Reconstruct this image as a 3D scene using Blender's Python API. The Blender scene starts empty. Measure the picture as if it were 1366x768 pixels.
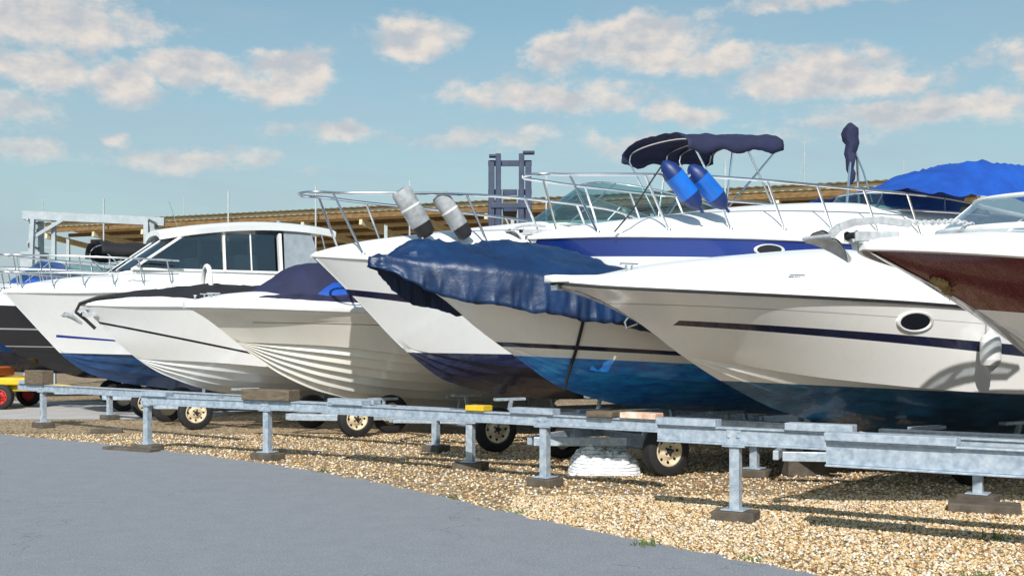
import bpy, math, random
from mathutils import Vector, Matrix, noise
import numpy as np
rnd = random.Random(5)
scene = bpy.context.scene
TH = math.radians(30)

# ------------------------------------------------------------------ materials
class NT:
    def __init__(s, nt): s.nt = nt; s.n = nt.nodes; s.l = nt.links
    def node(s, t, **kw):
        n = s.n.new(t)
        for k, v in kw.items(): setattr(n, k, v)
        return n
    def put(s, sock, v):
        if isinstance(v, bpy.types.NodeSocket): s.l.new(v, sock)
        else: sock.default_value = v
    def m(s, op, a, b=None, c=None):
        n = s.node('ShaderNodeMath', operation=op)
        s.put(n.inputs[0], a)
        if b is not None: s.put(n.inputs[1], b)
        if c is not None: s.put(n.inputs[2], c)
        return n.outputs[0]
    def vm(s, op, a, b=None):
        n = s.node('ShaderNodeVectorMath', operation=op)
        s.put(n.inputs[0], a)
        if b is not None: s.put(n.inputs[1], b)
        return n.outputs['Value'] if op in ('LENGTH', 'DOT_PRODUCT') else n.outputs[0]
    def mix(s, fac, a, b, mode='MIX'):
        n = s.node('ShaderNodeMix', data_type='RGBA', blend_type=mode)
        s.put(n.inputs[0], fac); s.put(n.inputs[6], a); s.put(n.inputs[7], b)
        return n.outputs[2]
    def noise(s, vec, scale, detail=4, rough=.55, dist=0.):
        n = s.node('ShaderNodeTexNoise')
        if vec is not None: s.l.new(vec, n.inputs['Vector'])
        n.inputs['Scale'].default_value = scale; n.inputs['Detail'].default_value = detail
        n.inputs['Roughness'].default_value = rough; n.inputs['Distortion'].default_value = dist
        return n.outputs['Fac']
    def mapr(s, v, a, b, c=0., d=1., sm=False):
        n = s.node('ShaderNodeMapRange')
        if sm: n.interpolation_type = 'SMOOTHSTEP'
        s.put(n.inputs[0], v)
        for i, x in enumerate((a, b, c, d)): n.inputs[i+1].default_value = x
        return n.outputs[0]
    def scalev(s, vec, sc):
        n = s.node('ShaderNodeMapping'); s.l.new(vec, n.inputs[0]); n.inputs['Scale'].default_value = sc
        return n.outputs[0]
    def bump(s, h, strength, dist=.02):
        n = s.node('ShaderNodeBump'); s.l.new(h, n.inputs['Height'])
        n.inputs['Strength'].default_value = strength; n.inputs['Distance'].default_value = dist
        return n.outputs[0]

def c4(c): return (c[0], c[1], c[2], 1.)
def newmat(name):
    m = bpy.data.materials.new(name); m.use_nodes = True
    nt = NT(m.node_tree); b = m.node_tree.nodes['Principled BSDF']
    return m, nt, b

def simple(name, col, rough=.5, metal=0., var=.15, scale=4., bump=0., bscale=60., coat=0., stretch=(1, 1, 1), col2=None):
    m, N, b = newmat(name)
    tc = N.node('ShaderNodeTexCoord').outputs['Object']
    v = N.scalev(tc, stretch)
    f = N.noise(v, scale, 5, .6)
    f = N.mapr(f, .3, .7)
    c2 = col2 if col2 else tuple(x*(1-var*2) for x in col)
    N.l.new(N.mix(f, c4(c2), c4(col)), b.inputs['Base Color'])
    b.inputs['Roughness'].default_value = rough; b.inputs['Metallic'].default_value = metal
    b.inputs['Coat Weight'].default_value = coat
    if bump:
        N.l.new(N.bump(N.noise(v, bscale, 3), bump, .01), b.inputs['Normal'])
    return m

def gelcoat(name, base, wl=None, bottom=(.01, .03, .09), bottom2=None, stripes=(), dirt=.055, upper=None):
    """stripes: (x0,x1,z0,slope,half0,halfslope,color).  wl:(a,b)."""
    m, N, b = newmat(name)
    tc = N.node('ShaderNodeTexCoord').outputs['Object']
    sx = N.node('ShaderNodeSeparateXYZ'); N.l.new(tc, sx.inputs[0])
    x, z = sx.outputs[0], sx.outputs[2]
    streak = N.mapr(N.noise(N.scalev(tc, (9, 9, .7)), 1.3, 5, .65), .48, .78)
    blot = N.mapr(N.noise(tc, .9, 4, .6), .45, .8)
    d = N.m('MULTIPLY', N.m('ADD', N.m('MULTIPLY', streak, .6), N.m('MULTIPLY', blot, .4)), dirt*3)
    dirtc = tuple(q*w for q, w in zip(base, (.62, .57, .49)))
    col = N.mix(d, c4(base), c4(dirtc))
    if upper:
        a, bb, uc = upper
        k = N.m('GREATER_THAN', z, N.m('ADD', N.m('MULTIPLY', x, bb), a))
        fl = N.noise(tc, 60, 3, .8)
        uc2 = tuple(q*3+.02 for q in uc)
        col = N.mix(k, col, N.mix(N.mapr(fl, .5, .72), c4(uc), c4(uc2)))
    for (x0, x1, z0, sl, h0, hs, sc) in stripes:
        cen = N.m('ADD', N.m('MULTIPLY', x, sl), z0)
        hh = N.m('ADD', N.m('MULTIPLY', x, hs), h0)
        k = N.m('LESS_THAN', N.m('ABSOLUTE', N.m('SUBTRACT', z, cen)), hh)
        k = N.m('MULTIPLY', k, N.m('GREATER_THAN', x, x0)); k = N.m('MULTIPLY', k, N.m('LESS_THAN', x, x1))
        col = N.mix(k, col, N.mix(N.m('MULTIPLY', d, .6), c4(sc), c4(tuple(q*1.8+.02 for q in sc))))
    if wl:
        k = N.m('LESS_THAN', z, N.m('ADD', N.m('MULTIPLY', x, wl[1]), wl[0]))
        b2 = bottom2 or tuple(q*2.2+.008 for q in bottom)
        n1 = N.noise(N.scalev(tc, (1.6, 1.6, 8)), 1.6, 6, .72)
        bc = N.mix(N.mapr(n1, .38, .66), c4(bottom), c4(b2))
        e = N.m('SUBTRACT', N.m('ADD', N.m('MULTIPLY', x, wl[1]), wl[0]), z)
        sc = N.m('MULTIPLY', N.mapr(e, 0., .12, 1., 0.), N.mapr(N.noise(tc, 9, 4), .4, .7))
        bc = N.mix(N.m('MULTIPLY', sc, .3), bc, c4((.25, .28, .30)))
        col = N.mix(k, col, bc)
        N.l.new(N.mapr(k, 0., 1., .16, .38), b.inputs['Roughness'])
    else:
        b.inputs['Roughness'].default_value = .16
    N.l.new(col, b.inputs['Base Color'])
    b.inputs['Coat Weight'].default_value = .4; b.inputs['Coat Roughness'].default_value = .05
    N.l.new(N.bump(N.noise(tc, 2.2, 2), .05, .05), b.inputs['Normal'])
    return m

def glassmat(name, tint, fac=.3):
    m, N, b = newmat(name)
    N.n.remove(b)
    out = [n for n in N.n if n.type == 'OUTPUT_MATERIAL'][0]
    t = N.node('ShaderNodeBsdfTransparent'); t.inputs[0].default_value = c4(tint)
    g = N.node('ShaderNodeBsdfGlossy'); g.inputs['Roughness'].default_value = .03; g.inputs[0].default_value = (.9, .95, 1, 1)
    lw = N.node('ShaderNodeLayerWeight'); lw.inputs[0].default_value = .35
    f = N.m('ADD', N.m('MULTIPLY', lw.outputs['Facing'], .45), fac*.4)
    mx = N.node('ShaderNodeMixShader'); N.l.new(f, mx.inputs[0]); N.l.new(t.outputs[0], mx.inputs[1]); N.l.new(g.outputs[0], mx.inputs[2])
    N.l.new(mx.outputs[0], out.inputs[0])
    return m

WHITE = (.86, .87, .88)
M = {}
M['deck'] = simple('deck_gelcoat', (.86, .86, .86), .3, var=.04, scale=2.5, coat=.2)
M['deck_cream'] = simple('deck_cream', (.86, .85, .83), .3, var=.04, scale=2.5, coat=.2)
M['steel'] = simple('stainless', (.82, .83, .84), .2, 1., var=.08)
M['zinc'] = simple('galvanised_steel', (.54, .60, .66), .45, .3, var=.22, scale=17, bump=.15, col2=(.27, .34, .42))
M['zinc2'] = simple('galvanised_bright', (.68, .70, .72), .35, .25, var=.2, scale=16, bump=.1)
M['rubblack'] = simple('black_rubber', (.02, .02, .022), .6, var=.2, scale=10)
M['rubwhite'] = simple('white_rubrail', (.78, .78, .77), .35, var=.12)
M['tyre'] = simple('tyre_rubber', (.018, .018, .02), .75, var=.25, scale=8, bump=.2)
M['rim'] = simple('rim_cream', (.80, .70, .50), .5, var=.2, scale=12, col2=(.5, .38, .24))
M['rimred'] = simple('rim_red', (.6, .03, .02), .5, var=.2)
M['dark'] = simple('dark_void', (.008, .008, .01), .5)
M['wood'] = simple('timber_block', (.20, .15, .10), .85, var=.3, scale=6, bump=.4, stretch=(1, 6, 6))
M['woodgrey'] = simple('weathered_block', (.14, .115, .09), .9, var=.3, scale=6, bump=.4)
M['navy'] = simple('navy_canvas', (.018, .022, .070), .8, var=.2, scale=3, bump=.5, bscale=25)
M['black'] = simple('black_canvas', (.014, .014, .018), .8, var=.2, scale=3, bump=.5, bscale=25)
M['tarp'] = simple('blue_tarpaulin', (.007, .036, .115), .45, var=.22, scale=2.2, bump=.9, bscale=9, col2=(.004, .016, .055))
M['bcanvas'] = simple('bright_blue_canvas', (.008, .09, .46), .6, var=.2, scale=2., bump=.5, bscale=14, col2=(.006, .05, .30))
M['fblue'] = simple('fender_blue', (.008, .15, .62), .35, var=.15)
M['fdark'] = simple('fender_navy', (.006, .03, .16), .45, var=.15)
M['fwhite'] = simple('fender_white', (.82, .82, .80), .35, var=.12)
M['fgrey'] = simple('fender_grey', (.44, .46, .48), .7, var=.25, scale=9, bump=.4)
M['grey'] = simple('grey_canvas', (.30, .34, .38), .8, var=.15, bump=.3)
M['glass'] = glassmat('tinted_glass', (.42, .64, .60))
M['glassdark'] = glassmat('smoked_glass', (.10, .13, .15), .3)
M['glassclear'] = glassmat('clear_glass', (.62, .70, .74), .4)
M['rope'] = simple('dark_rope', (.02, .02, .025), .8)
M['coir'] = simple('coir_rope', (.46, .30, .12), .9, var=.35, scale=40, bump=1., bscale=90)
M['yellow'] = simple('yellow_paint', (.75, .50, .02), .45, var=.15)
M['rust'] = simple('rusty_plate', (.78, .73, .62), .7, var=.2, scale=7, col2=(.48, .13, .02))
M['mastpaint'] = simple('mast_blue_paint', (.035, .055, .12), .5, var=.25, scale=5)
M['brown'] = simple('brown_timber', (.28, .165, .065), .8, var=.3, scale=3, stretch=(.4, 4, 4))
M['buff'] = simple('buff_sheeting', (.74, .66, .46), .7, var=.12, scale=2)
M['greybeam'] = simple('grey_paint', (.42, .47, .50), .5, var=.12)
M['vinyl'] = simple('white_vinyl', (.80, .79, .77), .5, var=.1)
M['orange'] = simple('orange_paint', (.7, .16, .01), .5, var=.1)

# ------------------------------------------------------------------ mesh builder
class MB:
    def __init__(s): s.v = []; s.f = []; s.m = []
    def add(s, vs, fs, mi=0):
        o = len(s.v); s.v += [tuple(v) for v in vs]
        s.f += [tuple(i+o for i in f) for f in fs]; s.m += [mi]*len(fs)
    def box(s, c, size, mi=0, rot=None):
        c = Vector(c); hx, hy, hz = [q/2 for q in size]
        vs = [Vector((x, y, z)) for z in (-hz, hz) for y in (-hy, hy) for x in (-hx, hx)]
        if rot is not None: vs = [rot @ v for v in vs]
        s.add([v+c for v in vs], [(0, 2, 3, 1), (4, 5, 7, 6), (0, 1, 5, 4), (2, 6, 7, 3), (0, 4, 6, 2), (1, 3, 7, 5)], mi)
    def beam(s, p0, p1, w, h, mi=0):
        p0 = Vector(p0); p1 = Vector(p1); d = (p1-p0); L = d.length; d.normalize()
        up = Vector((0, 0, 1)) if abs(d.z) < .95 else Vector((1, 0, 0))
        y = up.cross(d).normalized(); z = d.cross(y)
        R = Matrix((d, y, z)).transposed()
        s.box((p0+p1)/2, (L, w, h), mi, R)
    def loft(s, rings, mi=0, closed=False, cap0=False, cap1=False):
        n = len(rings[0])
        fs = []
        for i in range(len(rings)-1):
            for j in range(n if closed else n-1):
                a = i*n+j; b = i*n+(j+1) % n
                fs.append((a, b, b+n, a+n))
        if cap0: fs.append(tuple(range(n))[::-1])
        if cap1: fs.append(tuple((len(rings)-1)*n+k for k in range(n)))
        s.add([p for r in rings for p in r], fs, mi)
    def tube(s, pts, r, mi=0, n=8, closed=False):
        pts = [Vector(p) for p in pts]; rings = []; prev = None
        rr = r if isinstance(r, (list, tuple)) else [r]*len(pts)
        for i, p in enumerate(pts):
            if closed: d = pts[(i+1) % len(pts)]-pts[i-1]
            else: d = pts[min(i+1, len(pts)-1)]-pts[max(i-1, 0)]
            if d.length < 1e-7: d = Vector((0, 0, 1))
            d.normalize()
            if prev is None:
                a = Vector((0, 0, 1)) if abs(d.z) < .9 else Vector((1, 0, 0)); u = d.cross(a).normalized()
            else:
                u = (prev-d*prev.dot(d))
                u = u.normalized() if u.length > 1e-6 else d.orthogonal().normalized()
            prev = u; w = d.cross(u)
            rings.append([p+(u*math.cos(2*math.pi*k/n)+w*math.sin(2*math.pi*k/n))*rr[i] for k in range(n)])
        if closed: rings.append(rings[0])
        s.loft(rings, mi, True, not closed, not closed)
    def lathe(s, p0, axis, prof, mi=0, n=24, caps=True):
        p0 = Vector(p0); d = Vector(axis).normalized(); u = d.orthogonal().normalized(); w = d.cross(u)
        rings = [[p0+d*a+(u*math.cos(2*math.pi*k/n)+w*math.sin(2*math.pi*k/n))*max(r, 1e-4) for k in range(n)] for a, r in prof]
        s.loft(rings, mi, True, caps, caps)
    def build(s, name, mats, parent=None, smooth=True, bevel=0., angle=35):
        me = bpy.data.meshes.new(name); me.from_pydata(s.v, [], s.f)
        for mt in mats: me.materials.append(mt)
        me.polygons.foreach_set('material_index', s.m)
        me.validate(clean_customdata=False)
        import bmesh
        bm = bmesh.new(); bm.from_mesh(me); bmesh.ops.remove_doubles(bm, verts=bm.verts, dist=1e-5)
        bmesh.ops.recalc_face_normals(bm, faces=bm.faces); bm.to_mesh(me); bm.free()
        if smooth:
            me.polygons.foreach_set('use_smooth', [True]*len(me.polygons))
            me.set_sharp_from_angle(angle=math.radians(angle))
        o = bpy.data.objects.new(name, me); scene.collection.objects.link(o)
        if parent: o.parent = parent
        if bevel:
            b = o.modifiers.new('bev', 'BEVEL'); b.width = bevel; b.segments = 2; b.limit_method = 'ANGLE'
        return o

def empty(name, loc=(0, 0, 0), rz=0.):
    e = bpy.data.objects.new(name, None); e.location = loc; e.rotation_euler = (0, 0, rz)
    scene.collection.objects.link(e); return e

def pchip(pts):
    xs = [p[0] for p in pts]; ys = [p[1] for p in pts]; n = len(xs)
    if n == 1: return lambda x: ys[0]
    h = [xs[i+1]-xs[i] for i in range(n-1)]; d = [(ys[i+1]-ys[i])/h[i] for i in range(n-1)]
    m = [0]*n; m[0] = d[0]; m[-1] = d[-1]
    for i in range(1, n-1):
        m[i] = 0 if d[i-1]*d[i] <= 0 else 2*d[i-1]*d[i]/(d[i-1]+d[i])
    def f(x):
        if x <= xs[0]: return ys[0]
        if x >= xs[-1]: return ys[-1]
        i = max(k for k in range(n-1) if xs[k] <= x); t = (x-xs[i])/h[i]
        return ((1+2*t)*(1-t)**2*ys[i]+t*(1-t)**2*h[i]*m[i]+t*t*(3-2*t)*ys[i+1]+t*t*(t-1)*h[i]*m[i+1])
    return f

# ------------------------------------------------------------------ boats
class Boat:
    def __init__(s, name, loc, L, hb, xm, sheer, prof, xc, chz, mat, deckmat, crown, hbc=.86, strakes=(.72, .42), lip=.03,
                 rub='rubblack', rubh=.05, rubw=.03, flare=1.15, ck=3.2, pb=2.2, qb=.8, knuckle=None, by0=.02, rz=TH):
        s.e = empty(name, (loc[0], loc[1], 0), rz); s.L = L
        s.zs = pchip(sheer); s.prof = pchip(prof); s.xc = xc; s.hb = hb
        s.ys = lambda x: max(by0, hb*(max(0, 1-(1-min(max(x, 0)/xm, 1))**pb))**qb*(1-.08*max(0, (x-xm)/(L-xm))**2))
        ycf = lambda x: hb*hbc*(max(0, 1-(1-min(max(x-xc, 0)/(xm*1.0), 1))**1.9))
        s.crown = pchip(crown); s.ck = ck
        cz = pchip([(xc, s.prof(xc))]+chz)
        N = 56; nv = 9; rings = []; s.side = []
        C0 = Vector((xc, 0, s.prof(xc))); S0 = Vector((0, 0, s.zs(0)))
        for i in range(N+1):
            t = (i/N)**1.6
            S = Vector((L*t, -s.ys(L*t), s.zs(L*t)))
            kx = xc+(L-xc)*t; yc = ycf(kx); C = Vector((kx, -yc, cz(kx))); K = Vector((kx, 0, s.prof(kx)))
            if C.z < K.z+.02*min(1, yc*3): C.z = K.z+.02*min(1, yc*3)
            half = []
            for j in range(nv, -1, -1):
                w = j/nv
                p = C.lerp(S, w); p.y = C.y+(S.y-C.y)*w**flare
                stem = Vector((xc*(1-w), 0, s.prof(xc*(1-w)))); off = stem-C0.lerp(S0, w)
                p += off*((1-t)**7)
                if knuckle:
                    kw, kd = knuckle
                    if w > kw: p.y -= kd*min(1, S.y/-.3)
                half.append(p)
            s.side.append(list(half))
            lp = lip*min(1, yc/.25)
            half.append(Vector((C.x, C.y+lp*1.3, C.z-.004)))
            for g in strakes:
                z = K.z+(C.z-K.z)*g**1.15
                half.append(Vector((kx, -yc*g, z)))
                half.append(Vector((kx, -yc*g+lp, z+lp*.1-.001)))
            half.append(K)
            far = [Vector((p.x, -p.y, p.z)) for p in half[:-1]][::-1]
            rings.append(half+far)
        mb = MB(); mb.loft(rings, 0, False, False, True)
        mb.build('hull', [mat], s.e, angle=28)
        nd = 12; rings = []
        for i in range(N+1):
            x = L*(i/N)**1.6; y = s.ys(x); r = []
            for j in range(-nd, nd+1):
                f = j/nd; f = math.copysign(abs(f)**.75, f)
                r.append((x, f*y, s.deckz(x, f)))
            rings.append(r)
        mb = MB(); mb.loft(rings, 0, False, False, False); mb.build('deck', [deckmat], s.e, angle=50)
        if rub:
            mb = MB()
            for sg in (-1, 1):
                rr = []
                for i in range(N+1):
                    x = L*(i/N)**1.6; y = s.ys(x); z = s.zs(x)
                    e = rubw
                    xo = -e if i == 0 else 0
                    rr.append([(x+xo, sg*(y-.01), z-rubh*.7), (x+xo, sg*(y+e*.8), z-rubh*.6), (x+xo, sg*(y+e), z-rubh*.2), (x+xo, sg*(y+e*.7), z+rubh*.25), (x+xo, sg*(y-.02), z+rubh*.3)])
                mb.loft(rr, 0, True, True, True)
            mb.build('rub_rail', [M[rub]], s.e, angle=60)
    def deckz(s, x, f):
        return s.zs(x)+s.crown(x)*(1-abs(f)**s.ck)
    def near(s, x, z):
        best = None
        for i in range(1, len(s.side)-1):
            for j in range(1, len(s.side[i])-1):
                p = s.side[i][j]; d = (p.x-x)**2+(p.z-z)**2
                if best is None or d < best[0]: best = (d, i, j)
        _, i, j = best
        A = s.side
        tu = A[i+1][j]-A[i-1][j]; tv = A[i][j+1]-A[i][j-1]
        n = tu.cross(tv).normalized()
        if n.y > 0: n = -n
        p = A[i][j]; y = p.y-(n.x*(x-p.x)+n.z*(z-p.z))/n.y
        return Vector((x, y, z)), n, tu.normalized()
    def porthole(s, x, z, a, b):
        p, n, u = s.near(x, z); v = n.cross(u).normalized()
        def ell(k, off): return [p+n*off+u*(a*k*math.cos(t))+v*(b*k*math.sin(t)) for t in [2*math.pi*i/28 for i in range(28)]]
        mb = MB()
        mb.loft([ell(1.0, -.02), ell(1.0, .012), ell(.94, .020), ell(.84, .018), ell(.80, .004)], 0, True)
        mb.add(ell(.82, .006), [tuple(range(28))], 1)
        mb.build('porthole', [M['rubwhite'], M['glassport']], s.e)
    def pulpit(s, x0, x1, zl, inset=.93, over=.1, nst=6, r=.014, mid=False, rakex=-.12, frontw=.22):
        zf = pchip(zl); mb = MB()
        def side(sg, k=1.0, n=26):
            out = []
            for i in range(n+1):
                x = x1+(x0-x1)*i/n
                base = s.zs(x)
                z = base+(zf(x)-base)*k
                out.append(Vector((x, sg*max(s.ys(x)*inset, frontw), z)))
            return out
        for k in ((1.0, .52) if mid else (1.0,)):
            a = side(-1, k); b = side(1, k)[::-1]
            xa = a[-1].x; w = abs(a[-1].y); z = a[-1].z
            arc = [Vector((xa-over*math.sin(t), -w*math.cos(t), z)) for t in [math.pi*q/10 for q in range(1, 10)]]
            mb.tube(a+arc+b, r if k == 1 else r*.7, 0, 8)
        for i in range(nst):
            x = x0+(x1-x0)*(i+.15)/(nst-.4)
            for sg in (-1, 1):
                xb = x-rakex; yb = s.ys(xb)*inset*.97
                mb.tube([(xb, sg*yb, s.deckz(xb, .9)-.02), (x, sg*max(s.ys(x)*inset, frontw), zf(x))], r*.85, 0, 6)
                mb.lathe((xb, sg*yb, s.deckz(xb, .9)-.005), (0, 0, 1), [(0, .035), (.015, .03), (.02, .015)], 0, 10)
        mb.build('pulpit_rail', [M['steel']], s.e)
    def windscreen(s, xf, xb, yw, zb, h, rake, mull=(-.8, -.35, .35, .8), glass='glass', pw=.75, hend=.45, frame='steel', fr=.016):
        zf = pchip(zb); n = 36
        def P(a, k):
            c = abs(math.cos(a))**pw; sn = math.copysign(abs(math.sin(a))**.8, a)
            x = xb-(xb-xf)*c; hh = h*(hend+(1-hend)*c**.6)
            return Vector((x+rake*hh*(.4+.6*c)*k, yw*sn*(1-.13*k), zf(x)+hh*k))
        an = [-math.pi/2+math.pi*i/n for i in range(n+1)]
        rings = [[P(a, k/4) for k in range(5)] for a in an]
        mb = MB(); mb.loft(rings, 0); mb.build('windscreen_glass', [M[glass]], s.e)
        mb = MB(); mb.tube([P(a, 1) for a in an], fr); mb.tube([P(a, 0) for a in an], fr*1.2)
        for q in mull:
            a = q*math.pi/2; mb.tube([P(a, k/3) for k in range(4)], fr*.8)
        mb.tube([P(an[0], 0), P(an[0], 1)], fr); mb.tube([P(an[-1], 0), P(an[-1], 1)], fr)
        mb.build('windscreen_frame', [M[frame]], s.e)
    def cover(s, name, mat, x0, x1, drop, ridge, extra=.04, seed=0, k=1.6, wr=.03, hem=.04, nx=60, big=1.3):
        df = pchip(drop); rf = pchip(ridge); rings = []
        for i in range(nx+1):
            x = x0+(x1-x0)*i/nx; xx = max(x, 0)
            y = max(s.ys(xx)+extra, .05)*(1 if x > 0 else max(.15, 1-(x/min(x0, -.01))**2))
            z0 = s.zs(xx); half = []
            D = df(x)+hem*noise.noise(Vector((x*2.3, seed, 0)))+hem*.4*noise.noise(Vector((x*9, seed, 0)))
            for q in range(9):
                w = q/8
                fold = wr*1.3*noise.noise(Vector((x*6.5, w*.9, seed+3)))*(1.2-w)+wr*.9*noise.noise(Vector((x*17, w*2, seed+9)))*(1.1-w)
                half.append((y+.02*(1-w)+fold, z0-D*(1-w)+.01))
            for q in range(1, 13):
                f = 1-q/12
                zz = z0+.02+rf(x)*(1-f**k)
                fold = wr*noise.noise(Vector((x*2.5+f, f*3, seed)))*big
                rg = 1-abs(noise.noise(Vector((x*3.2+f*2, f*3.5-x, seed+5))))*2.2
                fold += wr*.7*max(0, rg)**3+wr*.35*noise.noise(Vector((x*12, f*9, seed)))
                half.append((y*f, zz+fold))
            near = [(x, -a, b) for a, b in half]
            farh = [(x, a, b) for a, b in half[:-1]][::-1]
            rings.append(near+farh)
        mb = MB(); mb.loft(rings, 0, False); o = mb.build(name, [mat], s.e, angle=80)
        so = o.modifiers.new('sol', 'SOLIDIFY'); so.thickness = .008
        return o

def portglass():
    m, N, b = newmat('porthole_glass'); b.inputs['Base Color'].default_value = (.01, .012, .018, 1)
    tc = N.node('ShaderNodeTexCoord').outputs['Object']
    N.l.new(N.mapr(N.noise(tc, 20), 0, 1, .04, .12), b.inputs['Roughness'])
    return m
M['glassport'] = portglass()

def fender(parent, p0, p1, r, mi_body='fwhite', mi_end='fblue'):
    p0 = Vector(p0); p1 = Vector(p1); L = (p1-p0).length; d = (p1-p0).normalized(); mb = MB()
    prof = [(0, .02), (.03, r*.45), (.09*L/.6, r*.85), (.17*L/.6, r)]
    mb.lathe(p0, d, prof, 1)
    mb.lathe(p0+d*(.17*L/.6), d, [(0, r*1.002), (L-.34*L/.6, r*1.002)], 0)
    mb.lathe(p1, -d, prof, 1)
    mb.tube([p1-d*.01, p1+d*.07], .022, 1)
    mb.build('fender', [M[mi_body], M[mi_end]], parent)

def bimini(parent, x0, x1, yw, z, legs, mat='navy', sag=.12, seed=1, tilt=.1, arch=.08, side=.14):
    mb = MB(); rings = []; nx = 30; ny = 16
    for i in range(nx+1):
        t = i/nx; x = x0+(x1-x0)*t
        zz = z+arch*math.sin(math.pi*t)+tilt*(t-.3); r = []
        for j in range(-ny, ny+1):
            f = j/ny
            d = .18*abs(f)**4
            sg = sag*abs(math.sin(t*math.pi*3))*(.25+.75*(1-abs(f)))
            r.append((x, f*yw, zz-d-sg*.5+.03*noise.noise(Vector((x*4, f*5, seed)))))
        j0 = r[0]; j1 = r[-1]; dr = side+.06*math.sin(t*9)**2+.03*noise.noise(Vector((x*9, 0, seed)))
        r = [(j0[0], j0[1]-.015, j0[2]-dr), (j0[0], j0[1]-.02, j0[2]-dr*.5)]+r+[(j1[0], j1[1]+.02, j1[2]-dr*.5), (j1[0], j1[1]+.015, j1[2]-dr)]
        rings.append(r)
    mb.loft(rings, 0)
    o = mb.build('bimini_canvas', [M[mat]], parent, angle=80)
    so = o.modifiers.new('sol', 'SOLIDIFY'); so.thickness = .012
    mb = MB()
    for (xt, xb, zb) in legs:
        t = (xt-x0)/(x1-x0); zt = z+arch*math.sin(math.pi*t)+tilt*(t-.3)-.03
        pts = [(xb, -yw, zb), (xt, -yw*.99, zt-.28)]
        arc = [(xt, -yw*math.cos(q)*.99, zt-.28+.22*math.sin(q)**.5) for q in [math.pi*k/12 for k in range(1, 12)]]
        mb.tube(pts+arc+[(xt, yw*.99, zt-.28), (xb, yw, zb)], .018)
    mb.build('bimini_frame', [M['steel']], parent)

def wheel(mb, c, R, w, sg, tm=0, rm=1, dm=2):
    c = Vector(c); ax = Vector((0, sg, 0)); st = c-ax*w/2
    mb.lathe(st, ax, [(0, R*.60), (.0, R*.8), (w*.12, R*.96), (w*.28, R), (w*.72, R), (w*.88, R*.96), (w, R*.8), (w, R*.66), (w*.9, R*.62), (w*.5, R*.61)], tm, 36, False)
    mb.lathe(st+ax*w*.45, ax, [(0, R*.60), (w*.46, R*.605), (w*.48, R*.56), (w*.30, R*.52), (w*.22, R*.40), (w*.32, R*.28), (w*.4, R*.24), (w*.4, .01)], rm, 30)
    for k in range(8):
        a = 2*math.pi*k/8
        p = st+ax*(w*.45+w*.255)+Vector((math.cos(a), 0, math.sin(a)))*R*.45
        mb.lathe(p, ax, [(-.01, R*.06), (.008, R*.06)], dm, 10)
    for k in range(5):
        a = 2*math.pi*k/5
        p = st+ax*(w*.45+w*.35)+Vector((math.cos(a), 0, math.sin(a)))*R*.17
        mb.lathe(p, ax, [(0, .014), (w*.14, .012)], dm, 6)
    mb.lathe(st+ax*(w*.83), ax, [(0, R*.11), (w*.2, R*.10), (w*.25, R*.05)], tm, 14)

def trailer(loc, x0, x1, xw, yw=1.0, R=.29, z=.36, yr=.62, rims='rim', rz=TH, double=False):
    e = empty('boat_trailer', (loc[0], loc[1], 0), rz)
    mb = MB()
    for sg in (-1, 1):
        mb.beam((x0+.9, sg*yr, z), (x1, sg*yr, z), .06, .1)
        mb.beam((x0+.9, sg*yr, z), (x0, sg*.05, z), .06, .1)
        for q in (.3, .6, .9):
            xx = x0+(x1-x0)*q
            mb.beam((xx, sg*yr*.8, z+.03), (xx, sg*yr*.9, z+.26), .05, .05)
            mb.beam((xx-.25, sg*yr*.85, z+.28), (xx+.25, sg*yr*.85, z+.28), .1, .04)
        mb.tube([(x1, sg*yr, z), (x1, sg*yr, z+.1)], .02)
    for q in (.35, .62, .97):
        xx = x0+(x1-x0)*q; mb.beam((xx, -yr, z-.01), (xx, yr, z-.01), .06, .08)
    mb.build('frame', [M['zinc']], e, bevel=.006, smooth=False)
    mb = MB()
    for k in ((0, .66) if double else (0,)):
        mb.tube([(xw+k, -yw, R), (xw+k, yw, R)], .03, 3)
        for sg in (-1, 1): wheel(mb, (xw+k, sg*yw, R), R, .17, sg)
    mb.build('wheels_and_axle', [M['tyre'], M[rims], M['dark'], M['zinc']], e)
    return e

def anchor(parent, x, z, sc=1., y=0):
    mb = MB()
    for sg in (-1, 1):
        mb.beam((x-.02*sc, y+sg*.05, z-.01), (x+.42, y+sg*.05, z+.01), .012, .07*sc)
    mb.beam((x+.02, y, z-.05), (x+.46, y, z-.035), .10, .012)
    mb.lathe((x+.0, y-.045, z), (0, 1, 0), [(0, .035*sc), (.025, .024*sc), (.065, .024*sc), (.09, .035*sc)], 1, 14)
    pts = [(x+.62*sc, z+.12*sc), (x+.30*sc, z+.13*sc), (x+.02*sc, z+.10*sc), (x-.14*sc, z+.05*sc), (x-.22*sc, z-.01*sc)]
    for a, b in zip(pts[:-1], pts[1:]): mb.beam((a[0], y, a[1]), (b[0], y, b[1]), .032, .055*sc)
    for sg in (-1, 1):
        rows = []
        for t in (0, .2, .4, .6, .8, 1.):
            cx = x-.33*sc+.30*sc*t; cz = z+.01*sc-.20*sc*t**1.5; ww = .14*sc*(1-t**1.6)
            rows.append([(cx+.03*sc, y, cz+.02*sc), (cx-.00*sc, y+sg*ww*.5, cz), (cx-.01*sc, y+sg*ww, cz-.055*sc*(1-t))])
        mb.loft(rows, 0); mb.loft([[(a, b, c-.014) for a, b, c in r] for r in rows], 0)
    mb.tube([(x-.35*sc, y-.14*sc, z-.03*sc), (x-.35*sc, y+.14*sc, z-.03*sc)], .016*sc)
    mb.build('anchor_and_roller', [M['zinc2'], M['rubblack']], parent, angle=40)
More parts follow.
